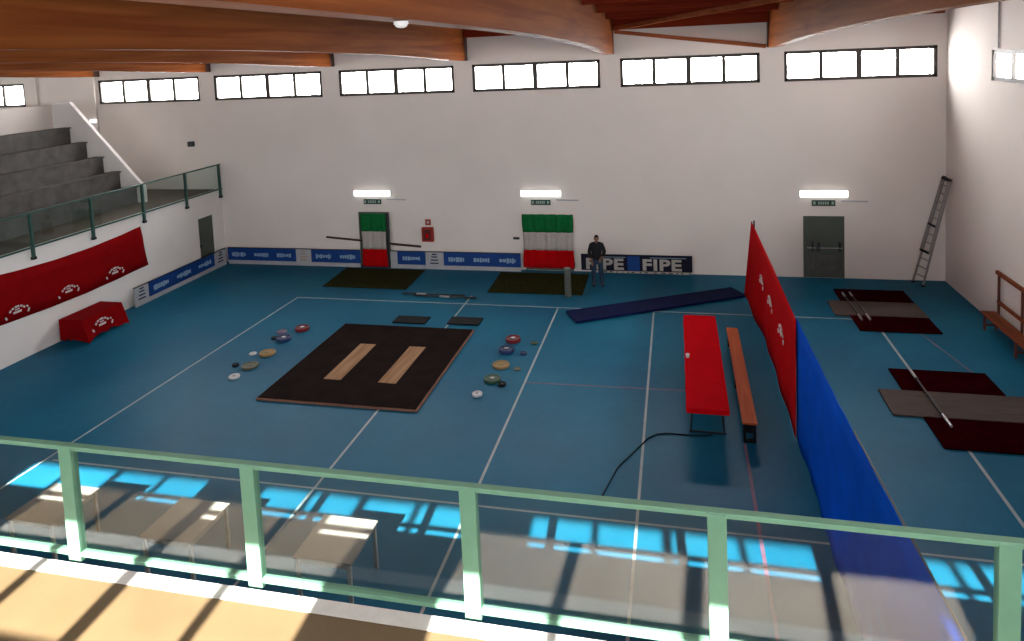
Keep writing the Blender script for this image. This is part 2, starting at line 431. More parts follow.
# right hand emergency door
d = empty('door_1', (4.66, YB, 0), kind='structure')
obj('door_frame', panel(panel(panel(B(), -.63, -.58, 0, 2.1, -.05, -.002), .58, .63, 0, 2.1, -.05, -.002), -.58, .58, 2.04, 2.1, -.05, -.002), 'doorf', d)
for a, b in ((-.58, -.24), (-.235, .58)):
    l = obj('door_leaf', panel(B(), a, b, .02, 2.04, -.035, -.004), 'door', d)
    obj('kick_panel', panel(B(), a+.05, b-.05, .10, .78, -.04, -.036), 'doord', l)
    obj('panic_bar', tube(B(), (a+.04, -.12, 1.05), (b-.04, -.12, 1.05), .022, 10), 'chrome', l)
    for hx in ((a+.22, ) if b < 0 else (a+.07, b-.1)):
        obj('handle_box', panel(B(), hx-.035, hx+.035, .93, 1.24, -.14, -.036), 'dark', l, bevel=.008)
# door behind the narrow flag, left gallery door
d = empty('door_2', (-11.44, YB, 0), kind='structure')
obj('door_frame', panel(panel(panel(B(), -.62, -.56, 0, 2.12, -.05, -.002), .56, .62, 0, 2.12, -.05, -.002), -.56, .56, 2.06, 2.12, -.05, -.002), 'doorf', d)
obj('door_leaf', panel(B(), -.56, .56, .02, 2.06, -.035, -.004), 'door', d)
d = empty('door_3', (GX, 0, 0), kind='structure')
l = obj('door_leaf', box(B(), (-.12, dY0, .0), (-.07, dY1, 2.12)), 'door', d)
obj('handle', box(B(), (-.07, dY0+.08, .98), (-.03, dY0+.16, 1.1)), 'dark', l)
d = empty('door_4', (-4.63, YB, 0), kind='structure')
obj('door_frame', panel(panel(panel(B(), -.88, -.82, 0, 2.06, -.05, -.002), .82, .88, 0, 2.06, -.05, -.002), -.82, .82, 2.0, 2.06, -.05, -.002), 'doorf', d)
obj('door_leaf', panel(B(), -.82, .82, .02, 2.0, -.035, -.004), 'door', d)

# lamps and exit signs ---------------------------------------------------
for x, w, who in ((-11.42, 1.5, 'above the narrow flag'), (-4.85, 1.5, 'above the wide flag'), (4.66, 1.5, 'above the grey double door')):
    r = empty('wall_lamp', (x, YB, 2.86), 'lit white fluorescent wall lamp ' + who, 'lamp', 'fluorescent lamps over the exits')
    obj('back_plate', box(B(), (-w/2, -.05, -.10), (w/2, -.002, .12)), 'desk', r)
    obj('diffuser', box(B(), (-w/2+.01, -.13, -.115), (w/2-.01, -.05, .115)), 'lamp', r, bevel=.03)
    r = empty('exit_sign', (x+(-.02 if x < 0 else 0), YB, 2.55 if x > 0 else 2.53), 'small dark green exit sign ' + who, 'sign', 'exit signs')
    obj('sign_board', box(B(), (-.36, -.06, -.10), (.36, -.002, .09)), 'exit', r, bevel=.01)
    bm = B()
    for k, xx in enumerate((-.29, -.15, -.08, -.01, .06, .13, .28)):
        box(bm, (xx-(.04 if k in (0, 6) else .022), -.066, -.05), (xx+(.04 if k in (0, 6) else .022), -.0595, .05))
    obj('lettering', bm, 'exitw', r)
    bm = B(); tube(bm, (x+.55, YB-.03, 2.62), (x+1.35, YB-.03, 2.60), .022, 8)
    tag(obj('cable_conduit', bm, 'advw'), 'thin grey cable conduit beside the lamp ' + who, 'cable conduit', 'cable conduits')

# flags ------------------------------------------------------------------
def flag(x0, x1, z0, z1, yy, label, amp=.012, n=40):
    r = empty('hanging_flag', ((x0+x1)/2, yy, z0), label, 'flag')
    W, H = x1-x0, z1-z0
    for j, (nm, m) in enumerate((('red_stripe', 'redw'), ('white_stripe', 'white'), ('green_stripe', 'fgreen'))):
        bm = B(); a = []; b = []
        rows = 6; grid = []
        for q in range(rows+1):
            z = H*(j+q/rows)/3; row = []
            for i in range(n+1):
                t = i/n; x = -W/2+W*t+.02*math.sin(z*4+1)*(1 if t > .5 else -1)
                y = amp*math.sin(t*W*17+z*.8)+amp*.7*math.sin(t*W*31+2)
                row.append(bm.verts.new((x, y, z)))
            grid.append(row)
        for q in range(rows):
            for i in range(n): bm.faces.new((grid[q][i], grid[q][i+1], grid[q+1][i+1], grid[q+1][i]))
        o = obj(nm, bm, m, r, smooth=True)
        s = o.modifiers.new('thick', 'SOLIDIFY'); s.thickness = .004
    return r
flag(-11.90, -10.89, .02, 2.10, 24.31, 'narrow green white and red striped flag hanging over the left door')
flag(-5.57, -3.72, .12, 2.10, 24.40, 'wide green white and red striped flag hanging beside the standing person', .02)
# dark post beside the narrow flag and the long pole propped behind it
obj('door_post', box(B(), (-10.86, 24.29, 0), (-10.77, 24.37, 2.12)), 'dark', label='dark upright post along the right side of the narrow flag', cat='post')
bm = B(); tube(bm, (-13.45, 24.30, 1.12), (-9.55, 24.30, .81), .04, 12)
o = obj('wooden_pole', bm, 'pole', label='long dark wooden pole lying sideways behind the narrow flag', cat='pole'); o.location.y = .14

# advertising boards -------------------------------------------------------
def board(x0, x1, col, label, nt=0, face='B', group='advertising boards along the walls', acc=False):
    r = empty('advertising_board', ((x0+x1)/2, 24.3, 0) if face == 'B' else (GX+.2, (x0+x1)/2, 0), label, 'advertising board', group)
    if face == 'L': r.rotation_euler = (0, 0, math.radians(90))
    w = (x1-x0)/2-.008
    obj('panel', box(B(), (-w, -.02, .155), (w, .02, .65)), col, r, bevel=.004)
    obj('base_strip', box(B(), (-w, -.025, 0.0), (w, .03, .15)), 'advw', r)
    obj('top_edge', box(B(), (-w, -.024, .652), (w, .024, .675)), 'dark', r)
    if nt:
        for k in range(nt):
            cx = -w+2*w*(k+.5)/nt; ww = min(.42, w/nt*.62); bm = B(); rnd = random.Random(k+int(abs(x0)*7)); x = cx-ww
            while x < cx+ww:
                q = .05+rnd.random()*.07; h = .05+rnd.random()*.06
                box(bm, (x, -.026, .40-h), (min(x+q, cx+ww), -.0205, .40+h*.8)); x += q+.022
            obj('print', bm, 'advt', r)
    if acc:
        bm = B()
        for k, zz in enumerate((.24, .36, .48, .58)): box(bm, (-.18+.03*k, -.026, zz-.03), (.16-.02*k, -.0205, zz+.012))
        obj('print', bm, 'advk' if acc == 1 else 'navy', r)
    return r
board(-17.8, -14.75, 'advb', 'long blue advertising board at the left end of the back wall', 3)
board(-14.75, -14.08, 'advw', 'short white advertising panel between two blue boards, left part of back wall', acc=1)
board(-14.08, -12.0, 'advb', 'blue advertising board just left of the narrow flag', 2)
board(-10.755, -10.47, 'advw', 'narrow blank white board just right of the narrow flag')
board(-10.47, -9.34, 'advb', 'short blue advertising board below the fire hose cabinet', 1)
board(-9.34, -8.62, 'advw', 'white panel with dark mark, right of the short blue board', acc=2)
board(-8.62, -5.66, 'advb', 'long blue advertising board ending at the wide flag', 3)
o = board(19.95, 23.5, 'advb', 'long blue advertising board against the left wall', 3, 'L')
o = board(23.5, 24.22, 'advw', 'white advertising panel on the left wall, in the corner', 0, 'L', acc=2)
o = board(19.3, 19.95, 'advw', 'white advertising panel at the near end of the left wall boards', 0, 'L', acc=2)

# FIPE banner
r = empty('lettered_banner', (-1.53, 24.36, 0), 'navy banner with white FIPE lettering behind the standing person', 'banner')
w = 1.93
obj('cloth', box(B(), (-w, 0, .10), (w, .02, .69)), 'ink', r)
obj('blue_block', box(B(), (-.29, -.006, .12), (.14, -.001, .64)), 'advb', r, label='brighter blue square in the middle of the banner')
obj('white_border', box(B(), (-w+.5, -.006, .025), (w-.04, .02, .095)), 'white', r)
obj('top_hem', box(B(), (-w+.55, -.006, .585), (-.35, -.001, .605)), 'advt', r); obj('top_hem', box(B(), (.5, -.006, .585), (w-.2, -.001, .605)), 'advt', r)
bm = B(); x = -w+.6
while x < w-.1:
    q = .05+random.random()*.12; box(bm, (x, -.011, .04), (x+q, -.0065, .08)); x += q+.08+random.random()*.12
obj('lettering', bm, 'pg', r)
ry = Matrix.Rotation(math.radians(90), 4, 'X')
for cx in (-1.10, .89):
    text_mesh('FIPE', .54, 'lettering', 'white', r, Matrix.Translation((cx, -.012, .16)) @ ry, .008, True, 1.36)

# fire cabinet and little things on the wall
r = empty('fire_hose_cabinet', (-9.25, YB, 1.02), 'red fire hose cabinet on the back wall with a small red sign above', 'fire cabinet')
obj('cabinet_box', box(B(), (-.22, -.16, 0), (.22, -.002, .54)), 'rsign', r, bevel=.01)
obj('cabinet_window', box(B(), (-.15, -.168, .07), (.15, -.161, .47)), 'rsignd', r)
obj('cabinet_label', box(B(), (-.06, -.175, .16), (.06, -.169, .32)), 'redt', r)
obj('fire_sign', box(B(), (-9.35, YB-.02, 1.63), (-9.13, YB-.002, 1.85)), 'rsign', label='tiny red fire sign just above the hose cabinet', cat='sign')
obj('sign_pictogram', box(B(), (-.05, -.0245, -.05), (.05, -.0205, .05)), 'white', bpy.data.objects['fire_sign']).location = (-9.24, YB, 1.74)
obj('wall_speaker', box(B(), (-19.32, YB-.16, 4.77), (-19.08, YB-.002, 4.98)), 'dark', label='small dark box high on the back wall near the gallery', cat='speaker', bevel=.02)
obj('emergency_light', box(B(), (-23.92, 24.36, 5.86), (-23.62, 24.415, 5.98)), 'lamp', label='tiny lit emergency light beside the sloping parapet of the stands', cat='lamp')
obj('wall_switch', box(B(), (-5.95, YB-.05, 1.14), (-5.72, YB-.002, 1.22)), 'dark', label='small dark switch box just left of the wide flag', cat='switch')

# red banner on the left wall -----------------------------------------------
r = empty('red_banner', (GX, 0, 0), 'long red banner with white emblems hanging on the left gallery wall', 'banner')
bm = B(); n = 60; Ya, Yb_ = 9.5, 20.03; rows = []
for i in range(n+1):
    t = i/n; y = Ya+(Yb_-Ya)*t
    sag = .16*math.sin(math.pi*min(1, max(0, (y-14.2)/6.0)))
    zt = 2.62-sag; zb = 1.20-.09*math.sin(math.pi*min(1, max(0, (y-14.6)/5.6)))
    rows.append([bm.verts.new((.03+.012*math.sin(y*5+q*2), y+(.05*q if i == n else 0), zt+(zb-zt)*q/4)) for q in range(5)])
for i in range(n):
    for q in range(4): bm.faces.new((rows[i][q], rows[i+1][q], rows[i+1][q+1], rows[i][q+1]))
o = obj('cloth', bm, 'red', r, smooth=True); s = o.modifiers.new('t', 'SOLIDIFY'); s.thickness = .006
for y in (11.5, 13.6, 15.25, 16.95, 18.75):
    obj('emblem', emblem((.052, y, 1.40), (0, 1, 0), (0, 0, 1), (1, 0, 0), .40, bm=B()), 'logo', r)

# red covered table at left ---------------------------------------------------
r = empty('covered_table', (-17.32, 17.0, 0), 'table draped in red cloth with white emblem, against the left wall', 'table')
bm = B()
tx0, tx1, ty0, ty1, tz = -.62, .18, -.55, 1.0, .70
n = 14; ring_t = []; ring_b = []
import itertools
def perim(x0, x1, y0, y1, k):
    P_ = []
    for i in range(k): P_.append((x0+(x1-x0)*i/k, y0))
    for i in range(k): P_.append((x1, y0+(y1-y0)*i/k))
    for i in range(k): P_.append((x1-(x1-x0)*i/k, y1))
    for i in range(k): P_.append((x0, y1-(y1-y0)*i/k))
    return P_
pt = perim(tx0, tx1, ty0, ty1, n)
rings = []
for q in range(6):
    t = q/5; ring = []
    for i, (x, y) in enumerate(pt):
        cx, cy = (tx0+tx1)/2, (ty0+ty1)/2
        corner = max(0, 1-min(abs(i % n), n-abs(i % n))/2.5)
        g = t*(.10+.16*corner*(1 if x > cx else 0)+.03*math.sin(i*1.3))
        dx = g if x > cx+.3 else (-g*.1 if x < cx-.3 else 0); dy = g*(1 if y > cy+.9 else (-1 if y < cy-.9 else 0))
        ring.append(bm.verts.new((x+dx, y+dy, tz-t*(tz-.10-.03*math.sin(i*1.7)-(.07 if corner else 0)*-.6))))
    rings.append(ring)
bm.faces.new(rings[0])
for q in range(5):
    for i in range(len(pt)): bm.faces.new((rings[q][i], rings[q][(i+1) % len(pt)], rings[q+1][(i+1) % len(pt)], rings[q+1][i]))
o = obj('tablecloth', bm, 'red', r); s = o.modifiers.new('t', 'SOLIDIFY'); s.thickness = .006
for x in (-.52, .10):
    for y in (-.45, .88): obj('leg', box(B(), (x-.02, y-.02, 0), (x+.02, y+.02, .66)), 'dark', r)
obj('emblem', emblem((tx1+.075, .12, .36), (0, 1, 0), (-.16, 0, 1), (1, 0, .16), .42, bm=B()), 'logo', r)

# ------------------------------------------------------------------ mats on the floor
def slab(name, pts, h, m, label, cat, group=None, z=0.001, parent=None):
    c = Vector((sum(p[0] for p in pts)/len(pts), sum(p[1] for p in pts)/len(pts), 0))
    bm = B(); prism(bm, [(p[0]-c.x, p[1]-c.y, 0) for p in pts], (0, 0, h))
    o = obj(name, bm, m, parent, label=label, cat=cat, group=group, bevel=min(.008, h*.3)); o.location = (c.x, c.y, z)
    return o
def rect(x0, x1, y0, y1): return [(x0, y0), (x1, y0), (x1, y1), (x0, y1)]
slab('turf_mat', [(-12.39, 21.95), (-9.22, 21.95), (-9.30, 24.1), (-12.5, 24.1)], .02, 'olive', 'dark green floor mat in front of the narrow flag', 'mat', z=.008)
slab('turf_mat', [(-6.32, 21.95), (-3.12, 21.98), (-3.15, 24.12), (-6.38, 24.1)], .02, 'olive', 'dark green floor mat in front of the wide flag', 'mat', z=.008)
slab('rubber_mat', rect(-8.50, -7.46, 19.03, 19.56), .04, 'black', 'small black rubber mat behind the platform, the left one', 'mat', 'pair of small mats', z=.008)
slab('rubber_mat', rect(-6.80, -5.82, 19.11, 19.66), .04, 'black', 'small black rubber mat behind the platform, near its back right corner', 'mat', 'pair of small mats', z=.008)
slab('exercise_mat', [(-3.42, 20.43), (1.58, 23.08), (2.0, 22.36), (-3.0, 19.61)], .07, 'navy', 'long dark blue exercise mat lying diagonally toward the red curtain', 'mat', z=.008)
# weightlifting platform
r = empty('lifting_platform', (-7.85, 16.42, 0), 'large square black lifting platform with two pale wooden strips', 'platform')
obj('timber_base', box(B(), (-2.04, -2.33, .006), (2.02, 2.31, .05)), 'edge', r, bevel=.004)
obj('rubber_top', box(B(), (-2.02, -2.29, .0501), (1.98, 2.29, .062)), 'rubber', r)
for x in (-.65, .81): obj('wooden_strip', box(B(), (x-.23, -1.19, .0622), (x+.23, .93, .07)), 'plywood', r)
# right hand mats
slab('rubber_tile_mat', rect(4.70, 6.72, 22.24, 23.32), .035, 'maroon', 'maroon mat nearest the back wall, behind the far grey board', 'mat', z=.008)
slab('wooden_board', rect(4.30, 6.74, 21.06, 22.22), .04, 'greym', 'grey board between the two maroon mats near the double door', 'board', z=.008)
slab('rubber_tile_mat', rect(4.70, 6.72, 19.98, 21.04), .035, 'maroon', 'maroon mat in front of the far grey board', 'mat', z=.008)
slab('rubber_tile_mat', rect(4.77, 6.82, 16.57, 17.66), .035, 'maroon', 'maroon mat behind the near grey board', 'mat', z=.008)
slab('wooden_board', rect(4.26, 7.35, 15.42, 16.55), .04, 'greym', 'grey board between the two near maroon mats beside the wall bench', 'board', z=.008)
slab('rubber_tile_mat', rect(4.83, 7.3, 14.25, 15.40), .035, 'maroon', 'maroon mat nearest the balcony, in front of the near grey board', 'mat', z=.008)

# barbells
def barbell(x, y, z, rz, label, group, long=1., dull=None):
    r = empty('barbell', (x, y, z), label, 'barbell', group, rz=rz)
    obj('bar', tube(B(), (-.66, 0, .03), (.66, 0, .03), .022, 12), 'dark', r, smooth=False)
    if dull is not None: obj('grip_sleeve', tube(B(), (dull, 0, .03), (dull+.34, 0, .03), .032, 14), 'chrome', r, label='pale grip section')
    r.scale = (long, 1, 1)
    for s_ in (-1, 1):
        obj('sleeve', tube(B(), (s_*.68, 0, .03), (s_*1.1, 0, .03), .030, 14), 'chrome' if dull is None else 'dark', r)
        obj('collar', tube(B(), (s_*.655, 0, .03), (s_*.69, 0, .03), .042, 14), 'dark', r)
    return r
barbell(4.88, 21.70, .062, math.radians(91), 'barbell lying across the far mats, nearer the red curtain', 'barbells on the right mats')
barbell(5.10, 21.75, .062, math.radians(91), 'barbell lying across the far mats, the one closer to the right wall', 'barbells on the right mats')
barbell(5.20, 16.25, .062, math.radians(90), 'barbell lying across the near grey board and maroon mats', 'barbells on the right mats', 1.16)
barbell(-8.05, 21.50, .013, 0, 'barbell on the floor between the green mats, the farther one', 'barbells behind the platform', 1., -.60)
barbell(-7.60, 21.33, .013, math.radians(-1), 'barbell on the floor between the green mats, the nearer one', 'barbells behind the platform', 1., -.18)

# weight plates
def plate(px, py, r_, m, hub, label, group, h=.06):
    r = empty('weight_plate', (px, py, .002), label, 'weight plate', group)
    bm = B(); prof_ = [(r_*.30, 0), (r_*.96, 0), (r_, h*.2), (r_, h*.8), (r_*.96, h), (r_*.80, h), (r_*.76, h*.75), (r_*.34, h*.75), (r_*.30, h)]
    n = 28; rg = []
    for i in range(n):
        a = 2*math.pi*i/n; rg.append([bm.verts.new((q*math.cos(a), q*math.sin(a), z)) for q, z in prof_])
    for i in range(n):
        A, Bq = rg[i], rg[(i+1) % n]
        for j in range(len(prof_)): bm.faces.new((A[j], Bq[j], Bq[(j+1) % len(prof_)], A[(j+1) % len(prof_)]))
    obj('disc', bm, m, r, smooth=False)
    bm = B(); tube(bm, (0, 0, .005), (0, 0, h*.98), r_*.31, 18)
    obj('hub', bm, hub, r)
gl, gr = 'plates left of the platform', 'plates right of the platform'
PL = [(-11.03, 18.22, .21, 'pr', 'pw', 'dark red weight plate with pale hub, farthest of the left set', gl, .10),
 (-11.55, 17.95, .15, 'pl', 'pl', 'lilac weight plate just behind the navy plate', gl, .05),
 (-11.18, 17.45, .21, 'pb', 'pw', 'navy weight plate with pale hub, left of the platform', gl, .10),
 (-11.52, 17.50, .09, 'black', 'dark', 'tiny black plate touching the navy plate', gl, .05),
 (-11.12, 16.52, .22, 'y', 'y', 'yellow weight plate left of the platform', gl, .06),
 (-11.53, 16.46, .10, 'pw', 'alu', 'small pale plate beside the left yellow plate', gl, .03),
 (-11.13, 15.72, .22, 'ptan', 'ptan', 'dark olive weight plate between yellow plate and white plate', gl, .06),
 (-11.56, 15.72, .09, 'black', 'dark', 'tiny black plate beside the dark olive plate', gl, .05),
 (-11.17, 15.10, .14, 'pw', 'alu', 'white weight plate nearest the balcony in the left set', gl, .05),
 (-4.56, 18.20, .21, 'pr', 'pw', 'dark red weight plate with white hub, farthest of the right set', gr, .10),
 (-3.95, 18.12, .11, 'pg', 'dark', 'small dark plate beside the white court line, the farther one', gr, .03),
 (-4.58, 17.50, .21, 'pb', 'alu', 'dark blue weight plate with grey hub, right of the platform', gr, .10),
 (-4.10, 17.40, .09, 'pb', 'dark', 'small dark blue plate between the blue plate and court line', gr, .05),
 (-4.52, 16.64, .22, 'y', 'y', 'yellow weight plate right of the platform', gr, .06),
 (-4.06, 16.50, .09, 'ptan', 'ptan', 'small olive plate between yellow plate and court line', gr, .03),
 (-4.54, 15.84, .21, 'pg', 'alu', 'green weight plate with grey hub in the right set', gr, .07),
 (-4.24, 15.62, .10, 'black', 'dark', 'tiny black plate touching the green plate', gr, .06),
 (-4.70, 15.06, .12, 'pw', 'pl', 'white weight plate nearest the balcony in the right set', gr, .06)]
for p in PL: plate(p[0], p[1], p[2], p[3], p[4], p[5], p[6], p[7])

# ------------------------------------------------------------------ red table and bench
r = empty('long_table', (.46, 16.2, 0), 'very long table topped with bright red cloth on black trestle legs', 'table')
obj('table_top', box(B(), (-.38, -2.46, .705), (.38, 2.46, .742)), 'dark', r)
bm = B(); nn = 40; g = []
for i in range(nn+1):
    y = -2.50+5.0*i/nn; w1 = .012*math.sin(i*.9)
    g.append([bm.verts.new(v) for v in ((-.415-w1*.4, y, .66+w1), (-.405, y, .745), (-.2, y, .750), (.2, y, .750), (.405, y, .745), (.415+w1*.4, y, .66-w1))])
for i in range(nn):
    for q in range(5): bm.faces.new((g[i][q], g[i+1][q], g[i+1][q+1], g[i][q+1]))
e0 = [bm.verts.new((v.co.x, -2.515, .665)) for v in g[0][1:5]]
for q in range(3): bm.faces.new((g[0][1+q], g[0][2+q], e0[q+1], e0[q]))
e1 = [bm.verts.new((v.co.x, 2.515, .665)) for v in g[-1][1:5]]
for q in range(3): bm.faces.new((g[-1][1+q], g[-1][2+q], e1[q+1], e1[q]))
o = obj('tablecloth', bm, 'redt', r); s = o.modifiers.new('t', 'SOLIDIFY'); s.thickness = .006; s.offset = 1
for y in (-2.02, 0., 2.02):
    bm = B()
    for x in (-.28, .28): tube(bm, (x, y, .71), (x*1.18, y, .03), .018, 10)
    tube(bm, (-.37, y, .02), (.37, y, .02), .02, 10); tube(bm, (-.28, y, .55), (.28, y, .55), .015, 10)
    obj('trestle_leg', bm, 'dark', r)
obj('paper_cup', tube(B(), (.11, 16.05, .757), (.11, 16.05, .84), .035, 16, .045), 'pw', label='small white cup on the left edge of the red table', cat='cup')
o = empty('gym_bench', (1.27, 16.27, 0), 'long low gym bench with orange wooden top beside the red table', 'bench')
o.rotation_euler = (0, 0, math.radians(-.3))
obj('bench_top', box(B(), (-.145, -2.42, .42), (.145, 2.42, .46)), 'orange', o, bevel=.008)
obj('under_beam', box(B(), (-.04, -2.2, .16), (.04, 2.2, .23)), 'orange', o)
for y in (-2.30, 0, 2.30):
    bm = B(); box(bm, (-.12, y-.035, .0), (-.07, y+.035, .418)); box(bm, (.07, y-.035, .0), (.12, y+.035, .418)); box(bm, (-.12, y-.04, .0), (.12, y+.04, .05)); box(bm, (-.12, y-.02, .2), (.12, y+.02, .36))
    obj('bench_leg', bm, 'black', o)

# cable on floor
bm = B()
P_ = [Vector(q) for q in ((.55, 14.1), (.3, 14.03), (0, 14.02), (-.35, 14.03), (-.55, 13.97), (-.72, 13.80), (-.86, 13.5), (-1.05, 13.1), (-1.25, 12.69), (-1.36, 12.2), (-1.5, 11.6))]
R_ = []
for i, p in enumerate(P_):
    d = (P_[min(i+1, len(P_)-1)]-P_[max(i-1, 0)]).normalized(); nrm = Vector((-d.y, d.x))
    R_.append([bm.verts.new((p.x+nrm.x*.010*math.cos(a*math.pi/3), p.y+nrm.y*.010*math.cos(a*math.pi/3), .016+.014*math.sin(a*math.pi/3))) for a in range(6)])
for i in range(len(R_)-1):
    for a in range(6): bm.faces.new((R_[i][a], R_[i][(a+1) % 6], R_[i+1][(a+1) % 6], R_[i+1][a]))
o = obj('floor_cable', bm, 'black'); tag(o, 'thin black cable trailing on the floor from under the red table', 'cable')

# grey cylinder
r = empty('waste_bin', (-3.56, 21.83, 0), 'tall narrow grey cylinder standing at the edge of the right green mat', 'bin')
obj('bin_body', tube(B(), (0, 0, .03), (0, 0, .93), .105, 28), 'cyl', r, smooth=False)
obj('rim', tube(B(), (0, 0, .931), (0, 0, .96), .112, 28), 'alu', r)
r.location.z = 0

# ------------------------------------------------------------------ dividing curtain
def topz(y):
    P_ = [(5, 3.02), (6.47, 2.92), (7.72, 2.80), (8.98, 2.71), (11.03, 2.60), (13.85, 2.50), (17.3, 2.52), (19.2, 2.49), (21.9, 2.46), (22.2, 2.45)]
    for (a, za), (b, zb) in zip(P_[:-1], P_[1:]):
        if y <= b: return za+(zb-za)*(y-a)/(b-a)
    return P_[-1][1]
r = empty('dividing_curtain', (2.2, 14, 0), 'tall bright blue dividing curtain running toward the balcony', 'curtain')
def sheet(y0, y1, n, rows, xf, zt, zb, xo=0, ye=None):
    bm = B(); G = []
    for i in range(n+1):
        y = y0+(y1-y0)*i/n
        G.append([bm.verts.new((xf(y, q/rows)+xo, (y if ye is None else y+ye(y, q/rows)), zb(y)+(zt(y)-zb(y))*q/rows)) for q in range(rows+1)])
    for i in range(n):
        for q in range(rows): bm.faces.new((G[i][q], G[i+1][q], G[i+1][q+1], G[i][q+1]))
    return bm
def xb(y, t): return .0+.02*math.sin(y*2.1)*(1-t)+.012*math.sin(y*6.3+t)*(1-t*.7)
bm = sheet(5.74, 14.25, 120, 8, xb, topz, lambda y: .012); bmesh.ops.translate(bm, vec=(0, -14, 0), verts=bm.verts)
o = obj('curtain_cloth', bm, 'blue', r, smooth=True); s = o.modifiers.new('t', 'SOLIDIFY'); s.thickness = .01
obj('top_cable', tube(B(), (0, 5.74-14, topz(5.74)+.02), (0, -4.3, topz(9.7)+.02), .012), 'dark', r)
for y in (5.8, 22.35):
    obj('pole', tube(tube(B(), (.05, y-14, 0.02), (.05, y-14, topz(y)), .025, 12), (.05, y-14, 0), (.05, y-14, .03), .16, 20), 'dark', r)
rr = empty('red_curtain_banner', (2.2, 18, 0), 'large red banner with white emblems hung on the far end of the divider', 'banner')
def xr(y, t):
    fl = max(0, 1-abs(y-22.)/3.)
    return -.05-.22*fl*(1-t)+.02*math.sin(y*3)*(1-t)
bm = sheet(14.05, 22.2, 90, 10, xr, lambda y: topz(y)+.02, lambda y: .02+.10*max(0, (14.9-y))+.075*min(1, max(0, y-20.8)), ye=lambda y, t: (.25*(1-t) if y > 21.5 else 0)); bmesh.ops.translate(bm, vec=(0, -18, 0), verts=bm.verts)
o = obj('banner_cloth', bm, 'redw', rr, smooth=True); s = o.modifiers.new('t', 'SOLIDIFY'); s.thickness = .01
for y in (15.9, 17.75, 19.4):
    obj('emblem', emblem((-.068-.09*max(0, 1-abs(y-22.)/3.), y-18, 1.5), (0, -1, 0), (0, 0, 1), (-1, 0, 0), .42, bm=B(), thick=.02), 'logo', rr)

# ------------------------------------------------------------------ ladder in the right back corner
r = empty('extension_ladder', (0, 0, 0), 'dull metal extension ladder leaning in the back right corner', 'ladder')
A0, A1 = Vector((7.30, 24.33, .03)), Vector((7.46, 23.90, .03))
T0, T1 = Vector((8.23, 24.40, 3.45)), Vector((8.23, 23.90, 3.43))
for a, t in ((A0, T0), (A1, T1)):
    obj('side_rail', bar(B(), a, t, .03, .06, (1, 0, 0)), 'alud', r)
    obj('rubber_foot', box(B(), (a.x-.05, a.y-.03, 0), (a.x+.05, a.y+.03, .05)), 'black', r)
for k in range(1, 13):
    t = k/13; p, q = A0.lerp(T0, t), A1.lerp(T1, t)
    obj('rung', tube(B(), p, q, .016, 8), 'alu', r)
off = Vector((-.06, 0, .02))
for a, t in ((A0, T0), (A1, T1)):
    obj('inner_rail', bar(B(), a.lerp(t, .30)+off, a.lerp(t, .98)+off, .022, .04, (1, 0, 0)), 'alud', r)
for k in (.3, .55, .98):
    obj('guide_hook', bar(B(), A0.lerp(T0, k)+off, A1.lerp(T1, k)+off, .06, .05), 'black', r)
obj('stabiliser_bar', bar(B(), T0+Vector((-.04, .05, -.02)), T1+Vector((-.04, -.12, -.02)), .05, .05), 'black', r)

# ------------------------------------------------------------------ bench with rail at the right wall
r = empty('changing_bench', (8.0, 0, 0), 'wooden wall bench with red brown upright frame by the right wall', 'bench')
ys = 20.62
bm = B()
for k in range(4): box(bm, (-.17+.095*k, 15.2, .42), (-.085+.095*k, ys, .46))
obj('seat', bm, 'rbench', r)
for y in (20.45, 18.7, 17.0, 15.4):
    bm = B(); box(bm, (-.15, y-.03, 0), (-.10, y+.03, .418)); box(bm, (.12, y-.03, 0), (.17, y+.03, .418)); box(bm, (-.1, y-.02, .12), (.12, y+.02, .17))
    obj('leg', bm, 'rpost', r)
for y in (20.55, 19.25, 17.95, 16.65, 15.35):
    obj('upright', box(B(), (.215, y-.03, .3), (.265, y+.03, 1.53)), 'rpost', r)
obj('top_bar', box(B(), (.20, 15.2, 1.48), (.28, 20.68, 1.57)), 'rbench', r)
obj('middle_bar', box(B(), (.21, 15.2, .70), (.27, 20.6, .78)), 'rbench', r)

# ------------------------------------------------------------------ tables under the balcony
r = empty('side_table', (-5.15, 9.02, 0), 'pale table seen through the balcony glass, right of the other two', 'table', 'pale tables below the balcony')
obj('table_top', box(B(), (-.46, -.46, .72), (.46, .50, .755)), 'ttop', r, bevel=.006)
obj('apron', box(B(), (-.40, -.40, .62), (.40, .44, .718)), 'ttop', r)
for x in (-.41, .41):
    for y in (-.41, .45): obj('leg', box(B(), (x-.025, y-.025, 0), (x+.025, y+.025, .718)), 'tleg', r)
for x, lab in ((-7.78, 'pale table through the glass, middle one of the three'), (-10.35, 'pale table through the glass, leftmost of the three')):
    c = copy_tree(r); c.location.x = x; c['label'] = lab

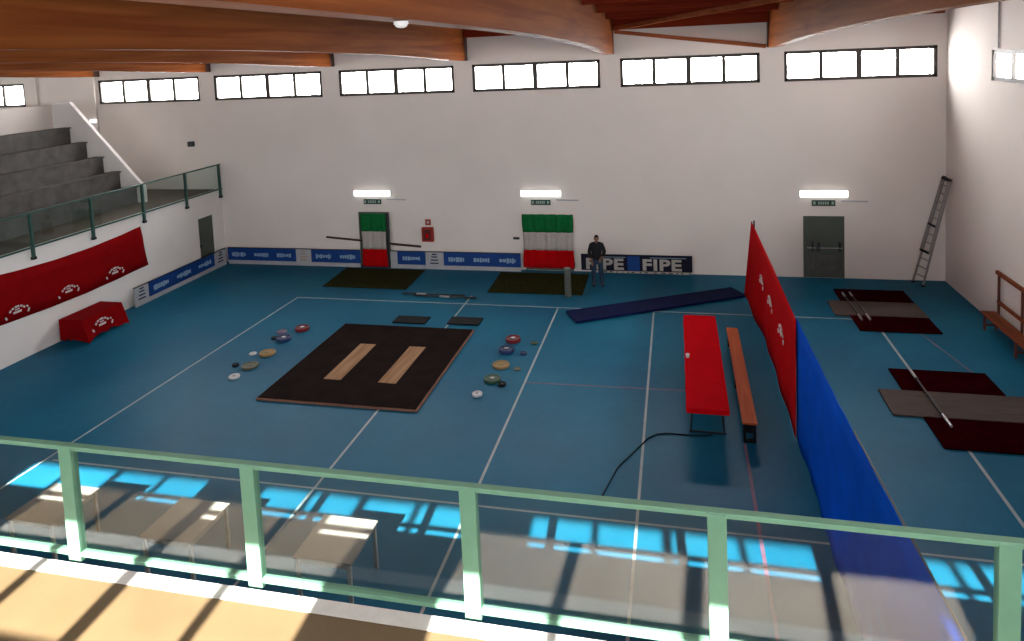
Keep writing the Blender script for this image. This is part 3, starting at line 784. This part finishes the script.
# ------------------------------------------------------------------ person
def skin_chain(name, verts, edges, radii, m, parent, sub=2, root=0):
    me = bpy.data.meshes.new(name); me.from_pydata(verts, edges, []); me.materials.append(M[m])
    o = bpy.data.objects.new(name, me); COL.objects.link(o); o.parent = parent
    o.modifiers.new('skin', 'SKIN')
    for i, rr_ in enumerate(radii):
        v = me.skin_vertices[0].data[i]
        v.radius = rr_ if isinstance(rr_, tuple) else (rr_, rr_)
        v.use_root = (i == root)
    sb = o.modifiers.new('sub', 'SUBSURF'); sb.levels = sub; sb.render_levels = sub
    for mod in list(o.modifiers): pass
    # bake to one mesh
    dg = bpy.context.evaluated_depsgraph_get(); dg.update()
    me2 = bpy.data.meshes.new_from_object(o.evaluated_get(dg))
    o.modifiers.clear(); o.data = me2
    for p in me2.polygons: p.use_smooth = True
    return o
pr = empty('person', (-2.73, 23.0, 0), 'person in black jacket and blue jeans standing before the lettered banner', 'person', rz=math.radians(8))
# facing -Y
bv = [(0,0,.93), (0,.01,1.10), (0,.01,1.30), (0,0,1.44), (0,-.01,1.52),              # 0-4 pelvis..neck
      (-.10,0,.88), (-.12,-.02,.50), (-.13,.02,.09), (-.135,-.10,.05),                # 5-8
      (.10,0,.88), (.13,-.03,.50), (.16,.0,.09), (.175,-.12,.05),                     # 9-12
      (-.18,0,1.41), (-.25,.01,1.16), (-.205,-.12,.97), (-.17,-.17,.92),               # 13-16
      (.18,0,1.41), (.26,.02,1.16), (.19,-.14,1.02), (.13,-.20,1.02)]                 # 17-20
be = [(0,1),(1,2),(2,3),(3,4),(0,5),(5,6),(6,7),(7,8),(0,9),(9,10),(10,11),(11,12),(3,13),(13,14),(14,15),(15,16),(3,17),(17,18),(18,19),(19,20)]
br = [(.155,.115),(.145,.105),(.17,.115),(.12,.09),(.05,.05),
      .095,.06,.038,.033, .095,.06,.038,.033, .065,.048,.035,.026, .065,.048,.035,.026]
body = skin_chain('body', bv, be, br, 'skin', pr)
# jacket as an outer shell, jeans, shoes
jv = [(0,0,.84),(0,.01,1.10),(0,.01,1.30),(0,0,1.44),(0,-.01,1.535),(-.18,0,1.40),(-.25,.01,1.16),(-.205,-.115,.965),(.18,0,1.40),(.26,.02,1.16),(.19,-.14,1.03)]
je = [(0,1),(1,2),(2,3),(3,4),(3,5),(5,6),(6,7),(3,8),(8,9),(9,10)]
skin_chain('jacket', jv, je, [(.185,.15),(.175,.145),(.19,.145),(.145,.12),(.095,.095),.085,.072,.055,.085,.072,.055], 'jacket', pr)
tv = [(0,0,.95),(-.10,0,.86),(-.12,-.02,.50),(-.13,.02,.0),(.10,0,.86),(.13,-.03,.50),(.16,0,.0)]
skin_chain('jeans', tv, [(0,1),(1,2),(2,3),(0,4),(4,5),(5,6)], [(.17,.125),.112,.088,.075,.112,.088,.075], 'jeans', pr)
for sx, x, y in ((-1, -.13, .02), (1, .165, .0)):
    skin_chain('shoe', [(x, y+.06, .055), (x, y-.06, .05), (x+.01*sx, y-.20, .038)], [(0,1),(1,2)], [(.058,.055),(.058,.05),(.048,.036)], 'shoe', pr)
# head with face
bm = B(); bmesh.ops.create_uvsphere(bm, u_segments=24, v_segments=18, radius=1, matrix=Matrix.Identity(4))
for v in bm.verts:
    x, y, z = v.co; k = 1-.20*max(0, -z); v.co = Vector((x*.077*k, y*.098*k-(.01 if z < 0 else 0), z*.120))
    if y < -.85 and abs(x) < .25 and -.35 < z < .15: v.co.y -= .020*(1-abs(z+.1)*2)
head = obj('head', bm, 'skin', pr, smooth=True); head.location = (.005, -.03, 1.635); head.rotation_euler = (math.radians(12), 0, 0)
bm = B()
for x in (-.03, .03): bmesh.ops.create_uvsphere(bm, u_segments=10, v_segments=6, radius=.011, matrix=Matrix.Translation((x, -.088, .005)))
obj('eyes', bm, 'hair', head)
obj('mouth', box(B(), (-.022, -.094, -.062), (.022, -.08, -.055)), 'rsignd', head)
for x in (-.078, .078):
    bm = B(); bmesh.ops.create_uvsphere(bm, u_segments=10, v_segments=8, radius=1, matrix=Matrix.Translation((x, .005, -.01)) @ Matrix.Diagonal((.010, .02, .032, 1)))
    obj('ear', bm, 'skin', head, smooth=True)
bm = B(); bmesh.ops.create_uvsphere(bm, u_segments=24, v_segments=16, radius=1)
bmesh.ops.delete(bm, geom=[v for v in bm.verts if v.co.z < -.35 or (v.co.y < -.35 and v.co.z < .42)], context='VERTS')
for v in bm.verts: v.co = Vector((v.co.x*.084, v.co.y*.106+.004, v.co.z*.128+.004))
o = obj('hair', bm, 'hair', head, smooth=True); s = o.modifiers.new('t', 'SOLIDIFY'); s.thickness = .008
# hands: five bent fingers each
for hx, hy, hz, sx in ((-.175, -.185, .905, 1), (.115, -.215, 1.02, -1)):
    V = [(0, 0, 0), (.01*sx, -.03, -.045), (.015*sx, -.04, -.075)]; E_ = [(0, 1), (1, 2)]; R_ = [(.028, .016), (.036, .014), (.034, .012)]
    for k in range(4):
        o_ = (k-1.5)*.019; L_ = (.062, .074, .070, .054)[k]; i0 = len(V)
        V += [(o_+.015*sx, -.042, -.085), (o_+.018*sx, -.052, -.085-L_*.5), (o_+.02*sx, -.045, -.085-L_)]
        E_ += [(2, i0), (i0, i0+1), (i0+1, i0+2)]; R_ += [.0095, .0085, .007]
    i0 = len(V); V += [(.035*sx, -.045, -.04), (.05*sx, -.065, -.07)]; E_ += [(1, i0), (i0, i0+1)]; R_ += [.011, .008]
    h = skin_chain('hand', V, E_, R_, 'skin', pr, 1); h.location = (hx, hy, hz)

# ------------------------------------------------------------------ light
sun = bpy.data.lights.new('sun', 'SUN'); sun.energy = 64; sun.angle = math.radians(.55); sun.color = (1, .97, .90)
so = bpy.data.objects.new('sun', sun); COL.objects.link(so)
so.rotation_euler = Vector((-.063, 1, -.609)).to_track_quat('-Z', 'Y').to_euler()
w = bpy.data.worlds.new('sky'); S.world = w; w.use_nodes = True
w.node_tree.nodes['Background'].inputs[0].default_value = (1., .98, .97, 1)
w.node_tree.nodes['Background'].inputs[1].default_value = 43.0

S.view_settings.view_transform = 'Standard'; S.view_settings.look = 'None'; S.view_settings.gamma = 1
S.view_settings.use_curve_mapping = False; S.view_settings.exposure = 0
S.cycles.use_denoising = True
S.cycles.max_bounces = 10; S.cycles.diffuse_bounces = 6; S.cycles.transparent_max_bounces = 16; S.cycles.glossy_bounces = 4
S.cycles.caustics_reflective = False; S.cycles.caustics_refractive = False
S.cycles.sample_clamp_indirect = 6
